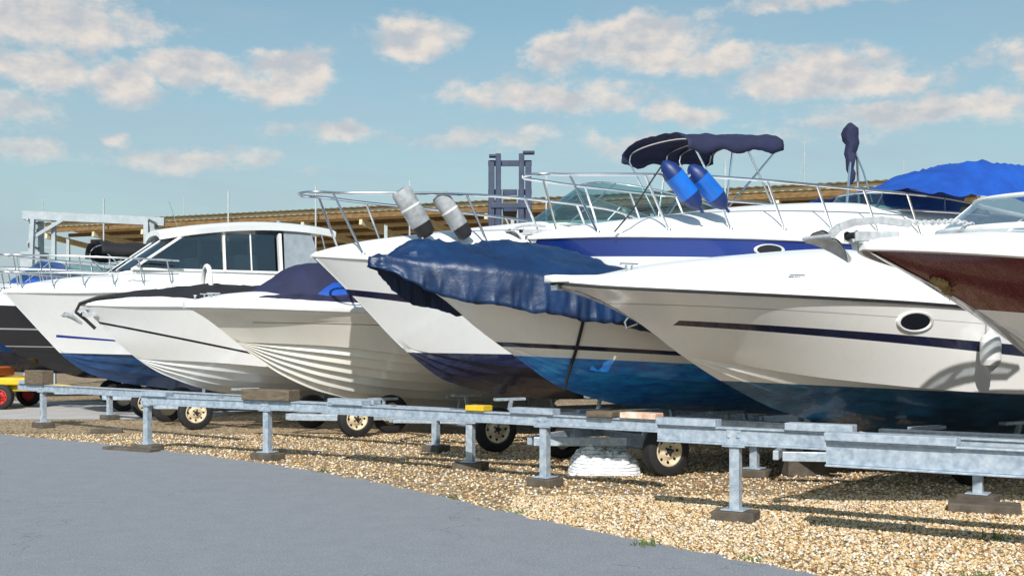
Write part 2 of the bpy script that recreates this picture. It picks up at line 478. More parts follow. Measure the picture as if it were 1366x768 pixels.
def chain(parent, pts, mat='zinc2', link=.05, r=.008):
    mb = MB(); P = [Vector(p) for p in pts]; k = 0
    for a, b in zip(P[:-1], P[1:]):
        n = max(1, int((b-a).length/(link*.72))); d = (b-a).normalized(); u = d.cross(Vector((0, 0, 1))).normalized(); w = u.cross(d)
        for i in range(n):
            c = a.lerp(b, (i+.5)/n); s = u if k % 2 else w; k += 1
            mb.tube([c+d*link*.5*math.cos(t)+s*link*.3*math.sin(t) for t in [2*math.pi*q/10 for q in range(10)]], r, 0, 5, True)
    mb.build('anchor_chain', [M[mat]], parent)
def rope(parent, pts, r=.012, mat='rope', name='rope'):
    mb = MB(); mb.tube(pts, r, 0, 6); mb.build(name, [M[mat]], parent)
def cleat(mb, x, y, z):
    mb.tube([(x-.1, y, z+.05), (x+.1, y, z+.05)], .012, 0, 6)
    for q in (-.035, .035): mb.tube([(x+q, y, z), (x+q, y, z+.05)], .012, 0, 6)
def hatch(b, x, w, l):
    z = b.deckz(x, 0); z2 = b.deckz(x+l, 0); mb = MB()
    mb.beam((x, 0, z+.02), (x+l, 0, z2+.02), w, .06, 0); mb.beam((x+.05, 0, z+.05), (x+l-.05, 0, z2+.05), w-.1, .015, 1)
    mb.build('deck_hatch', [M['vinyl'], M['glassport']], b.e, bevel=.012, smooth=False)

# boat 8 : maroon and white
b8 = Boat('maroon_white_speedboat', (2.49, 8.0), 6.6, 1.05, 3.6, [(0, 2.22), (.6, 2.19), (3, 2.05), (6.6, 1.95)],
          [(0, 2.20), (.5, 2.03), (1.04, 1.84), (1.67, 1.58), (2.4, 1.22), (3.2, .86), (4.4, .5), (6.6, .32)], 1.5, [(3, 1.25), (6.6, .95)],
          gelcoat('maroon_hull', WHITE, (.96, -.05), (.01, .03, .08), upper=(1.90, -.11, (.085, .006, .014))), M['deck'],
          [(0, .03), (.5, .10), (1.6, .24), (2.8, .36), (6.6, .35)], rub='rubwhite', rubh=.08, rubw=.04, pb=2.0, qb=.8)
b8.windscreen(1.15, 3.6, .86, [(0, 2.36), (1.2, 2.38), (2, 2.40), (4, 2.36)], .27, 1.5, glass='glassclear', frame='rubwhite', fr=.02, hend=.7)
anchor(b8.e, -.10, 2.27, .95)
chain(b8.e, [(.46, 0, 2.39), (.7, -.02, 2.40), (1.0, 0, 2.43), (1.2, .0, 2.41)])
mb = MB(); pts = []; rads = []
for k in range(14):
    t = k/13; pts.append((.66+.26*t, -.05-.03*math.sin(t*5), 1.985-.12*t)); rads.append(.010+.024*math.sin(math.pi*min(1, t*.8+.2))*(1+.4*rnd.uniform(-1, 1)))
mb.tube(pts, rads, 0, 9)
for k in range(260):
    p = Vector(pts[rnd.randrange(1, 13)]); d = Vector((rnd.uniform(-1, 1), rnd.uniform(-1, .3), rnd.uniform(-1, .7)))*.06
    mb.add([p, p+d+Vector((.004, 0, 0)), p+d], [(0, 1, 2)])
mb.build('coir_chafe_pad', [M['coir']], b8.e)

# boat 7 : long white cruiser
b7 = Boat('white_cabin_cruiser', (.4, 10.5), 8.2, 1.2, 3.6, [(0, 2.06), (.34, 2.02), (.86, 1.99), (1.86, 1.95), (4.05, 1.88), (5.25, 1.82), (8.2, 1.75)],
          [(0, 2.04), (.35, 1.96), (.95, 1.70), (1.41, 1.42), (2.04, 1.09), (2.86, .76), (4.2, .48), (6.86, .22), (8.2, .18)], 1.5, [(3, 1.12), (5, .95), (8.2, .85)],
          gelcoat('cruiser_hull', (.86, .85, .83), (1.22, -.055), (.008, .055, .15), bottom2=(.02, .17, .34),
                  stripes=[(1.2, 7.8, 1.775, -.07, .012, .009, (.010, .014, .045)), (.3, 8, 1.90, -.045, .004, 0, (.45, .42, .38))]), M['deck_cream'],
          [(0, .03), (.5, .14), (1.22, .31), (2.2, .46), (3.46, .60), (4.2, .62), (5, .3), (8.2, .25)], rubh=.032, rubw=.025, pb=2.1, qb=.72, strakes=(.7, .4), ck=2.6)
b7.porthole(3.55, 1.71, .25, .11)
mb = MB()
mb.loft([[(-.08+dx, -w, 2.06+dz), (-.08+dx, w, 2.06+dz), (-.08+dx, w, 2.13+dz), (-.08+dx, -w, 2.13+dz)] for dx, w, dz in ((0, .06, 0), (.03, .11, 0), (.2, .13, 0), (.55, .16, .01), (.95, .2, .04))], 0, True, True, True)
mb.build('bow_platform', [M['deck_cream']], b7.e, bevel=.015)
mb = MB(); mb.box((.1, 0, 2.02), (.22, .1, .06)); mb.lathe((.02, -.05, 2.03), (0, 1, 0), [(0, .035), (.1, .035)]); cleat(mb, .75, -.14, 2.2)
for xx in (2.2, 3.4): cleat(mb, xx, -.88, b7.deckz(xx, .85))
mb.tube([(.85, 0, 1.76), (.80, 0, 1.70), (.82, 0, 1.64), (.95, 0, 1.68)], .011)
mb.build('deck_fittings', [M['steel']], b7.e)
p, n, u = b7.near(4.55, 1.5)
fender(b7.e, (4.55, p.y-.14, 1.20), (4.55, p.y-.14, 1.62), .105, 'fwhite', 'fwhite')
rope(b7.e, [(4.55, p.y-.14, 1.68), (4.56, p.y-.09, 1.85), (4.57, p.y+.05, 2.1)], .008)

# boat 6 : tarpaulin covered bow
b6 = Boat('tarpaulin_covered_boat', (-1.42, 12.0), 6.2, 1.02, 2.8, [(0, 2.36), (.8, 2.27), (2.5, 2.12), (6.2, 1.95)],
          [(0, 2.30), (.3, 2.22), (.75, 1.98), (1.22, 1.63), (1.61, 1.38), (2.32, .96), (3.3, .72), (5.7, .54), (6.2, .52)], 1.45, [(2.4, 1.18), (3.5, 1.05), (6.2, .9)],
          gelcoat('blue_bottom_hull', (.86, .83, .77), (1.43, -.052), (.004, .10, .50), bottom2=(.03, .40, .85),
                  stripes=[(1.2, 6, 1.56, -.058, .024, 0, (.012, .016, .05))]), M['deck'],
          [(0, .05), (1, .14), (2.5, .18), (6.2, .15)], rub='rubwhite', strakes=(.75, .5, .25), lip=.04)
b6.cover('tarpaulin', M['tarp'], -.12, 3.0, [(-.12, .06), (.1, .14), (.42, .30), (1.2, .40), (1.87, .42), (2.5, .48), (3.0, .52)],
         [(-.12, .01), (.1, .08), (.48, .27), (1.1, .34), (1.71, .43), (2.2, .42), (3.0, .30)], seed=2, wr=.045, hem=.05, k=1.3, nx=120, big=.8)
strap = []
for q in range(9):
    x = 2.1+.12*q/8; z = 1.78-.82*q/8
    p, n, u = b6.near(x, z); strap.append(p+n*.02)
rope(b6.e, [Vector((2.08, -b6.ys(2.1)-.09, 2.0))]+strap, .02, 'rope', 'strap')

# boat 6b : cruiser with blue band
b9 = Boat('blue_band_motor_cruiser', (.22, 15.1), 10.2, 1.12, 3.8, [(0, 2.90), (1, 2.93), (4.35, 2.96), (10.2, 2.9)],
          [(0, 2.86), (.7, 2.2), (1.6, 1.4), (2.6, .95), (5, .6), (10.2, .5)], 1.5, [(4, 1.2), (10.2, 1.1)],
          gelcoat('band_hull', WHITE, (1.2, -.03), (.01, .03, .1), stripes=[(.08, 10, 2.76, .012, .125, .004, (.008, .035, .22))]), M['deck'],
          [(0, .03), (.6, .14), (2.07, .34), (3.91, .58), (6, .74), (10.2, .8)], rub='rubwhite', rubh=.06, ck=2.8)
b9.porthole(3.3, 2.78, .27, .085)
b9.pulpit(.3, 6.6, [(.3, 3.72), (2.2, 3.76), (6.6, 3.76)], nst=7, over=.35, rakex=-.35, r=.021, frontw=.3)
anchor(b9.e, -.1, 2.98, .6)
b9.windscreen(5.7, 8.2, .95, [(5, 3.55), (9, 3.55)], .3, 1.0)
fender(b9.e, (1.60, -.86, 3.92), (2.12, -1.0, 3.30), .14, 'fblue', 'fdark')
fender(b9.e, (2.05, -.86, 3.90), (2.58, -1.0, 3.33), .14, 'fblue', 'fdark')
rope(b9.e, [(1.62, -.84, 3.9), (1.5, -.78, 3.7), (1.1, -.8, 3.2), (.9, -.72, 2.95)], .012)
mb = MB(); rings = []
hfn = pchip([(6.2, 0), (6.8, .14), (7.7, .48), (8.7, .70), (10.1, .74)])
for i in range(41):
    t = i/40; x = 6.2+3.9*t; r = []; h = hfn(x)
    for j in range(-14, 15):
        f = j/14
        rg = max(0, 1-abs(noise.noise(Vector((x*1.6, f*2.5, 8))))*2.4)**3
        r.append((x, f*1.18, 3.84+h*(1-abs(f)**3)+.04*noise.noise(Vector((x*3, f*3, 4)))+.05*rg-.35*max(0, abs(f)-.8)))
    rings.append(r)
mb.loft(rings, 0); o = mb.build('blue_canopy', [M['bcanvas']], b9.e, angle=80)
mb = MB()
mb.tube([(6.05+.02*math.sin(k), 0+.02*math.cos(k*2), 4.02+.97*k/12) for k in range(13)], [.03, .05, .06, .06, .07, .08, .09, .10, .11, .13, .14, .12, .04], 0, 10)
mb.build('folded_canopy', [M['navy']], b9.e)
mb = MB()
mb.tube([(5.85, -.1, 3.6), (5.98, -.05, 4.3), (6.15, 0, 4.85)], .02); mb.tube([(6.35, .1, 3.6), (6.2, 0, 4.4), (6.1, 0, 4.8)], .02)
mb.tube([(6.1, -.4, 3.7), (6.12, -.2, 4.2), (6.12, 0, 4.6)], .014)
mb.build('folded_canopy_frame', [M['steel']], b9.e)

# boat 5 : tall white with navy stripe
b5 = Boat('navy_striped_motorboat', (-2.79, 15.8), 9.2, 1.15, 3.6, [(0, 2.71), (.5, 2.67), (1.5, 2.62), (4, 2.6), (9.2, 2.55)],
          [(0, 2.67), (.35, 2.36), (.7, 2.03), (1.41, 1.36), (2.14, .88), (3, .68), (4.14, .57), (9.2, .5)], 1.35, [(2.6, 1.15), (4, 1.05), (9.2, 1.0)],
          gelcoat('navy_stripe_hull', (.86, .865, .87), (1.36, -.02), (.008, .012, .040), stripes=[(.3, 9, 2.26, -.13, .035, .01, (.010, .014, .05))]), M['deck'],
          [(0, .03), (.4, .18), (1.0, .34), (1.65, .46), (2.8, .64), (3.86, .78), (5.2, .86), (9.2, .86)], rub='rubwhite', rubh=.05, ck=2.6, strakes=(.7, .4))
b5.pulpit(.05, 5.0, [(.05, 3.56), (2, 3.58), (4.2, 3.5), (5.0, 3.35)], nst=6, over=.25, rakex=-.4, r=.021, frontw=.28)
b5.windscreen(3.5, 6.6, 1.0, [(3.4, 3.30), (6.5, 3.2)], .72, 1.5, hend=.5)
def rolled(p0, p1, r):
    p0 = Vector(p0); p1 = Vector(p1); d = (p1-p0).normalized(); L = (p1-p0).length; mb = MB()
    mb.lathe(p0, d, [(0, r*.55), (.01, r*.9), (.05, r), (L*.72, r), (L*.74, r*.95)], 0, 22)
    mb.lathe(p0+d*(-.004), d, [(0, r*.5), (0.003, r*.3)], 1, 18)
    mb.lathe(p0+d*L*.74, d, [(0, r*.94), (L*.2, r*.86), (L*.26, r*.5)], 1, 18)
    mb.lathe(p0+d*L*.35, d, [(0, r*1.03), (.03, r*1.03)], 2, 18)
    mb.build('rolled_fender', [M['fgrey'], M['black'], M['fwhite']], b5.e)
rolled((1.05, -.62, 3.62), (1.45, -.70, 2.98), .15)
rolled((1.62, -.70, 3.58), (2.02, -.80, 2.98), .13)
bimini(b5.e, 5.95, 8.0, .9, 4.95, [(6.1, 6.9, 3.4), (6.9, 6.7, 3.4), (7.9, 6.5, 3.4), (7.2, 8.0, 3.4)], tilt=.16, arch=.0, side=.16, sag=.08)
# boat 4 : cream bowrider
b4 = Boat('cream_bowrider', (-4.97, 17.2), 6.6, 1.15, 3.2, [(0, 2.07), (.7, 2.05), (2.25, 2.0), (6.6, 1.9)],
          [(0, 2.02), (.3, 1.84), (.94, 1.33), (1.5, .95), (2.18, .66), (3.2, .45), (5.09, .32), (6.6, .30)], .75, [(2.0, 1.42), (3.5, 1.25), (6.6, 1.05)],
          gelcoat('cream_hull', (.85, .82, .75), None, stripes=[(0, 7, 1.99, -.02, .05, 0, (.84, .83, .80)), (.9, 7, 1.80, -.02, .006, 0, (.25, .2, .12))], dirt=.06), M['deck'],
          [(0, .03), (.5, .16), (1.2, .24), (6.6, .28)], rub='rubwhite', rubh=.10, rubw=.05, strakes=(.86, .7, .54, .38, .2), lip=.07, knuckle=(.75, .035))
b4.cover('blue_cockpit_side', M['bcanvas'], 1.35, 4.2, [(1.3, -.05), (4.2, -.05)], [(1.35, .1), (2.2, .46), (4.2, .5)], extra=-.16, seed=5, k=5, wr=.012)
b4.cover('dark_canopy', M['navy'], .95, 4.2, [(.9, -.12), (1.6, -.2), (4.2, -.2)], [(.95, .16), (1.3, .42), (1.75, .68), (2.2, .74), (4.2, .68)], extra=-.17, seed=7, k=2.0, wr=.02)
mb = MB(); cleat(mb, .35, -.2, 2.18); cleat(mb, .35, .2, 2.18); mb.lathe((.12, 0, 2.1), (0, 0, 1), [(0, .02), (.08, .015), (.1, .03)]); mb.build('deck_fittings', [M['steel']], b4.e)
# boat 3
b3 = Boat('white_covered_speedboat', (-7.26, 19.0), 6.4, 1.12, 3.0, [(0, 2.12), (.94, 2.1), (2.3, 2.1), (6.4, 2.05)],
          [(0, 2.06), (.25, 1.82), (.61, 1.42), (1.37, .89), (2.42, .56), (4.12, .44), (6.4, .4)], .9, [(2.0, 1.12), (4, .95), (6.4, .9)],
          gelcoat('thin_line_hull', WHITE, None, stripes=[(.25, 6, 1.86, -.22, .018, 0, (.01, .01, .015))]), M['deck'],
          [(0, .03), (.5, .12), (1.2, .20), (6.4, .22)], rub='rubwhite', rubh=.06, strakes=(.75, .5, .3), lip=.05)
b3.cover('bow_cover', M['black'], .1, 4.2, [(.1, .02), (2.4, .03), (4.2, .02)], [(.1, .05), (1.0, .24), (2.3, .38), (4.2, .36)], extra=-.10, seed=11, k=2.2, wr=.02)
anchor(b3.e, .0, 1.95, .9, y=-.06)
rope(b3.e, [(.5, -.3, 2.28), (.2, -.16, 2.22), (-.05, -.08, 2.12), (-.12, -.06, 1.98), (.05, -.04, 1.85), (.2, -.06, 1.7)], .03, 'rubblack')
mb = MB(); mb.tube([(2.1, .28*math.cos(t), 2.46+.36*math.sin(t)) for t in [math.pi*k/14 for k in range(15)]], .045); mb.build('horseshoe_lifebuoy', [M['vinyl']], b3.e)
# boat 2 : pilothouse cruiser
b2 = Boat('pilothouse_cruiser', (-9.7, 21.5), 8.4, 1.32, 3.6, [(0, 2.44), (1.14, 2.43), (3.3, 2.5), (8.4, 2.5)],
          [(0, 2.38), (.35, 1.98), (.72, 1.55), (1.1, 1.14), (1.55, .83), (2.4, .6), (3.92, .44), (8.4, .4)], 1.0, [(2.4, 1.2), (4, 1.05), (8.4, 1.0)],
          gelcoat('pilothouse_hull', WHITE, (1.28, -.03), (.008, .04, .13), bottom2=(.015, .09, .26), stripes=[(.9, 2.2, 1.66, -.09, .035, -.01, (.01, .04, .3)), (3.2, 8, 2.28, 0, .02, 0, (.3, .02, .15))]), M['deck'],
          [(0, .03), (.6, .2), (1.6, .34), (2.2, .36), (8.4, .3)], rub='rubwhite', rubh=.07, ck=2.8)
b2.pulpit(.1, 3.0, [(.1, 3.12), (3.0, 3.05)], nst=6, over=.25, rakex=-.1, mid=True, r=.018)
mb = MB()
def sec(x, w, z0, z1): return [(x, -w, z0), (x, -w*.93, z1), (x, w*.93, z1), (x, w, z0)]
mb.loft([sec(1.95, .80, 2.5, 2.82), sec(2.15, .98, 2.5, 2.86), sec(3.1, 1.08, 2.5, 2.86), sec(5.6, 1.12, 2.45, 2.86)], 0, True, True, True)
mb.build('coach_base', [M['deck']], b2.e, bevel=.03)
mb = MB()
mb.loft([[(2.1, -.93, 2.87), (3.2, -.86, 3.62)], [(1.95, -.45, 2.87), (3.05, -.42, 3.66)], [(1.92, 0, 2.87), (3.02, 0, 3.67)], [(1.95, .45, 2.87), (3.05, .42, 3.66)], [(2.1, .93, 2.87), (3.2, .86, 3.62)]], 0)
for sg in (-1, 1):
    mb.add([(2.2, sg*.97, 2.87), (3.3, sg*.88, 3.62), (3.9, sg*.9, 3.66), (3.9, sg*1.02, 2.87)], [(0, 1, 2, 3)])
    mb.add([(4.0, sg*1.02, 2.87), (4.0, sg*.9, 3.66), (5.0, sg*.92, 3.66), (5.0, sg*1.04, 2.87)], [(0, 1, 2, 3)])
mb.build('cabin_windows', [M['glassdark']], b2.e, smooth=False)
mb = MB()
for sg in (-1, 1):
    mb.beam((2.15, sg*.95, 2.86), (3.28, sg*.87, 3.66), .06, .05); mb.beam((3.95, sg*1.02, 2.86), (3.95, sg*.9, 3.68), .09, .05)
    mb.beam((5.1, sg*1.05, 2.86), (5.1, sg*.93, 3.68), .16, .06); mb.beam((1.96, sg*.45, 2.86), (3.06, sg*.42, 3.67), .04, .04)
    mb.beam((2.2, sg*.98, 2.88), (5.1, sg*1.06, 2.88), .05, .05)
    mb.beam((4.5, sg*1.03, 2.86), (4.5, sg*.91, 3.68), .03, .03)
mb.build('window_frames', [M['vinyl']], b2.e, smooth=False, bevel=.01)
mb = MB(); rings = []
for i in range(21):
    t = i/20; x = 2.75+3.6*t; zc = 3.70+.26*math.sin(t*math.pi*.75); w = 1.05*(1-.35*(1-min(1, t*5))**2)*(1-.12*max(0, t-.85)*6)
    th = .09
    rings.append([(x, f*w, zc-.12*abs(f)**3+.02) for f in [q/8 for q in range(-8, 9)]]+[(x, f*w*.97, zc-.12*abs(f)**3-th) for f in [q/8 for q in range(8, -9, -1)]])
mb.loft(rings, 0, True, True, True); mb.build('hardtop_roof', [M['deck']], b2.e, angle=50)
mb = MB()
for sg in (-1, 1): mb.add([(5.19, sg*1.06, 2.7), (5.19, sg*.95, 3.8), (5.75, sg*.95, 3.82), (6.1, sg*1.08, 2.7)], [(0, 1, 2, 3)])
mb.add([(6.1, -1.08, 2.7), (5.75, -.95, 3.82), (5.75, .95, 3.82), (6.1, 1.08, 2.7)], [(0, 1, 2, 3)])
mb.build('aft_canvas', [M['grey']], b2.e, smooth=False)
mb = MB()
mb.box((3.4, -.4, 2.95), (.3, .5, .4)); mb.box((4.5, .4, 2.95), (.5, .5, .6)); mb.box((4.5, -.4, 2.95), (.5, .5, .6)); mb.build('seats', [M['vinyl']], b2.e, bevel=.05)
mb = MB(); mb.tube([(6.0, -.9, 3.85), (6.3, -.95, 2.6)], .02); mb.tube([(6.0, .9, 3.85), (6.3, .95, 2.6)], .02); mb.tube([(2.7, .2, 3.05), (2.9, .2, 3.35)], .01)
mb.tube([(5.4, 0, 3.9), (5.4, 0, 4.0)], .03); mb.lathe((5.4, 0, 3.98), (0, 0, 1), [(0, .05), (.08, .05), (.1, .02)])
mb.tube([(3.4, .5, 3.8), (3.2, .5, 4.4)], .006)
mb.build('supports_and_aerial', [M['steel']], b2.e)
# boat 1 : black hull
b1 = Boat('black_hulled_motorboat', (-11.6, 23.8), 7.5, 1.2, 3.4, [(0, 2.28), (2, 2.22), (7.5, 2.2)],
          [(0, 2.22), (.7, 1.45), (1.5, .95), (2.5, .65), (7.5, .5)], .9, [(2.5, 1.2), (7.5, 1.1)],
          gelcoat('black_hull', (.006, .006, .009), None, stripes=[(0, 8, 1.75, -.02, .015, 0, (.4, .4, .42)), (0, 8, 1.38, -.02, .010, 0, (.4, .4, .42))], dirt=.02), M['deck'],
          [(0, .03), (1.2, .3), (7.5, .35)], rub='rubwhite')
b1.pulpit(.1, 4.0, [(.1, 3.0), (4.0, 2.95)], nst=7, over=.25, mid=True, r=.018)
b1.windscreen(2.2, 4.8, 1.0, [(2, 2.5), (5, 2.45)], .6, 1.2)
bimini(b1.e, 2.6, 5.0, 1.05, 3.66, [(2.7, 3.6, 2.5), (3.8, 3.7, 2.5), (4.9, 3.9, 2.5)], mat='black', tilt=-.1, arch=.02)
b1.cover('cockpit_cover', M['black'], 1.2, 2.6, [(1.2, 0), (2.6, 0)], [(1.2, .25), (2.6, .5)], extra=-.15, seed=17, wr=.02)
b0 = Boat('distant_motorboat', (-15.6, 27.5), 7.5, 1.3, 3.4, [(0, 2.5), (7.5, 2.4)], [(0, 2.45), (.7, 1.6), (1.5, 1.0), (2.5, .7), (7.5, .5)], .9, [(2.5, 1.2), (7.5, 1.1)],
          gelcoat('distant_hull', (.01, .03, .09), None), M['deck'], [(0, .03), (1.2, .4), (7.5, .6)], rub='rubwhite')
b0.pulpit(.1, 4.0, [(.1, 3.3), (4.0, 3.3)], nst=7, over=.25, mid=True)
b0.windscreen(3, 5.8, 1.0, [(2, 2.95), (6, 2.9)], .6, 1.2)
b0.cover('blue_cover', M['bcanvas'], 3.0, 4.9, [(3.0, 0), (4.9, 0)], [(3.0, .5), (4.0, 1.1), (4.9, .6)], extra=-.12, seed=21, wr=.03)

# ------------------------------------------------------------------ trailers
trailer((2.49, 8.0), 2.6, 6.4, 5.0, 1.02)
trailer((.4, 10.5), 2.8, 7.8, 4.5, 1.05, z=.30, yr=.78)
trailer((-1.42, 12.0), 1.9, 6.0, 3.0, 1.08)
trailer((-2.79, 15.8), 1.2, 6.5, 1.95, 1.75, R=.31, yr=.8)
trailer((-4.97, 17.2), 1.6, 6.2, 2.35, 1.0, z=.28, yr=.72)
trailer((-7.26, 19.0), 1.2, 6.0, 1.64, 1.0)
trailer((-9.7, 21.5), 1.8, 8.0, 2.4, 1.1, double=True)
trailer((-11.6, 23.8), 1.8, 7.0, 3.2, 1.1)
trailer((.22, 15.1), 2.6, 9.0, 5.2, 1.0)

# ------------------------------------------------------------------ steel trestles
def trestle(p0, p1, posts, top=.78, h=.17, blocks=(), plates=(), tabs=(), wd=.12):
    e = empty('boat_trestle', (p0[0], p0[1], 0), math.atan2(p1[1]-p0[1], p1[0]-p0[0]))
    L = math.hypot(p1[0]-p0[0], p1[1]-p0[1]); mb = MB()
    mb.box((L/2, 0, top-.008), (L, wd, .016)); mb.box((L/2, 0, top-h+.008), (L, wd, .016)); mb.box((L/2, -.035, top-h/2), (L, .012, h-.034))
    mb.box((L/2, .035, top-h/2), (L, .012, h-.034))
    for q in (0.004, L-.004): mb.box((q, 0, top-h/2), (.008, .10, h-.034))
    for (a, b) in tabs:
        mb.box(((a+b)/2, -.01, top+.031), (b-a, wd+.03, .06))
    for x in posts:
        mb.box((x, 0, (top-h+.09)/2), (.085, .085, top-h-.09-.002))
        mb.box((x, 0, .098), (.2, .2, .012)); mb.box((x, 0, top-h-.008), (.2, .13, .014))
        mb.box((x, -.046, top-h*.5), (.13, .012, h*.8))
        for sg in (-1, 1):
            mb.lathe((x+sg*.04, -.05, top-h*.5), (0, -1, 0), [(-.01, .014), (.014, .014)], 0, 6)
    mb.build('steel_frame', [M['zinc']], e, smooth=False, bevel=.004)
    if posts:
        mb = MB()
        for x in posts:
            R = Matrix.Rotation(rnd.uniform(-.15, .15), 3, 'Z')
            mb.box((x, 0, .045), (rnd.uniform(.32, .44), .24, .09), 0, R)
        mb.build('timber_pads', [M['woodgrey']], e, smooth=False, bevel=.012)
    if blocks:
        mb = MB()
        for (a, b, hh) in blocks: mb.box(((a+b)/2, .0, top+hh/2+.003), (b-a, .22, hh))
        mb.build('timber_chocks', [M['wood']], e, smooth=False, bevel=.012)
    for (a, b, mt) in plates:
        mb = MB(); mb.box(((a+b)/2, -.0, top+.034), (b-a, .17, .06)); mb.build('end_plate', [M[mt]], e, smooth=False, bevel=.008)
    return e
trestle((1.30, 9.9), (4.6, 7.87), [.70], top=.79, h=.15, tabs=[(0, .55), (1.15, 1.7)])
trestle((2.42, 8.62), (5.2, 6.9), [2.9], top=.77, h=.20, tabs=[(0, .95)], wd=.16)
trestle((-2.2, 13.6), (1.5, 10.9), [3.15], top=.75, h=.12, plates=[(2.15, 2.4, 'yellow'), (4.1, 4.5, 'rust')], tabs=[(.1, .6), (2.75, 3.3)], blocks=[(3.72, 4.02, .06)])
trestle((-5.05, 15.45), (-1.4, 13.3), [.06, 2.25], top=.75, h=.12, tabs=[(.0, .5), (3.3, 4.0)], blocks=[(1.9, 2.7, .14)])
trestle((-8.7, 19.9), (-4.2, 16.2), [.8], top=.74, h=.12, tabs=[(.1, .7)], blocks=[(.35, .95, .24)])
trestle((.1, 14.4), (3.6, 11.9), [3.2], top=.62, h=.14)
trestle((-1.5, 13.75), (1.2, 12.3), [1.15], top=.68, h=.12)
trestle((3.6, 11.0), (6.4, 9.2), [.9], top=.66, h=.15)
trestle((-4.2, 17.6), (-.6, 15.0), [3.9], top=.60, h=.14)
trestle((-8.0, 21.6), (-4.4, 18.6), [.5], top=.60, h=.14)
e = empty('timber_blocks', (0, 0, 0)); mb = MB()
for (x, y, l, w, h, r) in [(-6.6, 18.3, .5, .2, .07, .3), (-5.2, 15.35, .9, .2, .05, -.5), (4.2, 10.0, .6, .3, .08, -.4), (3.3, 12.7, .5, .25, .2, .2)]:
    mb.box((x, y, h/2+.002), (l, w, h), 0, Matrix.Rotation(r, 3, 'Z'))
mb.build('blocks', [M['woodgrey']], e, smooth=False, bevel=.01)

def sheetmat():
    m, N, b = newmat('plastic_sheeting'); tc = N.node('ShaderNodeTexCoord').outputs['Object']
    w = N.node('ShaderNodeTexWave'); N.l.new(N.scalev(tc, (1, 1, 2.5)), w.inputs[0]); w.inputs['Scale'].default_value = 3.5; w.inputs['Distortion'].default_value = 5; w.inputs['Detail'].default_value = 3
    w.bands_direction = 'Z'
    N.l.new(N.mix(N.m('GREATER_THAN', w.outputs['Fac'], .93), (.78, .79, .80, 1), (.16, .18, .22, 1)), b.inputs['Base Color']); b.inputs['Roughness'].default_value = .25; return m
mb = MB(); rings = []
for i in range(49):
    r = []
    for j in range(49):
        u = i/48*2-1; v = j/48*2-1; rr = max(0, 1-(abs(u)**3+abs(v)**3))**.45
        rg = abs(noise.noise(Vector((u*3.5, v*3.5, 7))))
        z = .27*rr+.16*rr*noise.noise(Vector((u*2.5, v*2.5, 1)))*1.2-.20*rr*rg+.05*noise.noise(Vector((u*9, v*9, 2)))*rr
        r.append((u*.40+.03*noise.noise(Vector((u*6, v*6, 3))), v*.3, max(z, .004)))
    rings.append(r)
mb.loft(rings, 0); o = mb.build('crumpled_sheeting', [sheetmat()], angle=50); o.location = (1.05, 12.9, 0)

# ------------------------------------------------------------------ ground
def gravelmat(name):
    m, N, b = newmat(name); tc = N.node('ShaderNodeTexCoord').outputs['Object']
    v = N.node('ShaderNodeTexVoronoi'); N.l.new(tc, v.inputs['Vector']); v.inputs['Scale'].default_value = 26
    r = N.node('ShaderNodeValToRGB'); N.l.new(N.m('FRACT', N.m('MULTIPLY', N.vm('DOT_PRODUCT', v.outputs['Color'], (1, 1, 1)), 1.7)), r.inputs[0])
    cr = r.color_ramp; cr.elements[0].color = (.12, .07, .03, 1); cr.elements[1].color = (.80, .66, .45, 1)
    for p, c in ((.2, (.34, .20, .09, 1)), (.45, (.58, .40, .19, 1)), (.7, (.66, .50, .30, 1)), (.88, (.46, .41, .35, 1))):
        el = cr.elements.new(p); el.color = c
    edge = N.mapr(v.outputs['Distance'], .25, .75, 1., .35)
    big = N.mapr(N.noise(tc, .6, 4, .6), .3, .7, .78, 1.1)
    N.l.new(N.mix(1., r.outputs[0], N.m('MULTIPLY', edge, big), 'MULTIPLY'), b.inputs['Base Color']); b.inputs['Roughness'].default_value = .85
    N.l.new(N.bump(N.m('SUBTRACT', 1., v.outputs['Distance']), .8, .03), b.inputs['Normal'])
    return m
GM = gravelmat('gravel')
mb = MB(); mb.add([(-700, -300, 0), (700, -300, 0), (700, 1200, 0), (-700, 1200, 0)], [(0, 1, 2, 3)]); mb.build('ground', [GM], smooth=False)
edge = [(-32, 40), (-20, 28), (-13.5, 21.9), (-8.1, 17.9), (-5.06, 15.6), (-2.73, 13.45), (-1.28, 11.75), (.11, 9.7), (1.05, 8.45), (1.98, 7.3), (3.3, 5.6), (5.2, 3.2), (8, 0), (12, -6), (20, -20)]
ed = []
ex = pchip([(i, p[0]) for i, p in enumerate(edge)]); ey = pchip([(i, p[1]) for i, p in enumerate(edge)])
for k in range(0, (len(edge)-1)*30+1):
    t = k/30; w = .05*noise.noise(Vector((t*6, 0, 0)))+.04*noise.noise(Vector((t*23, 5, 0)))
    ed.append((ex(t)+w, ey(t)+w))
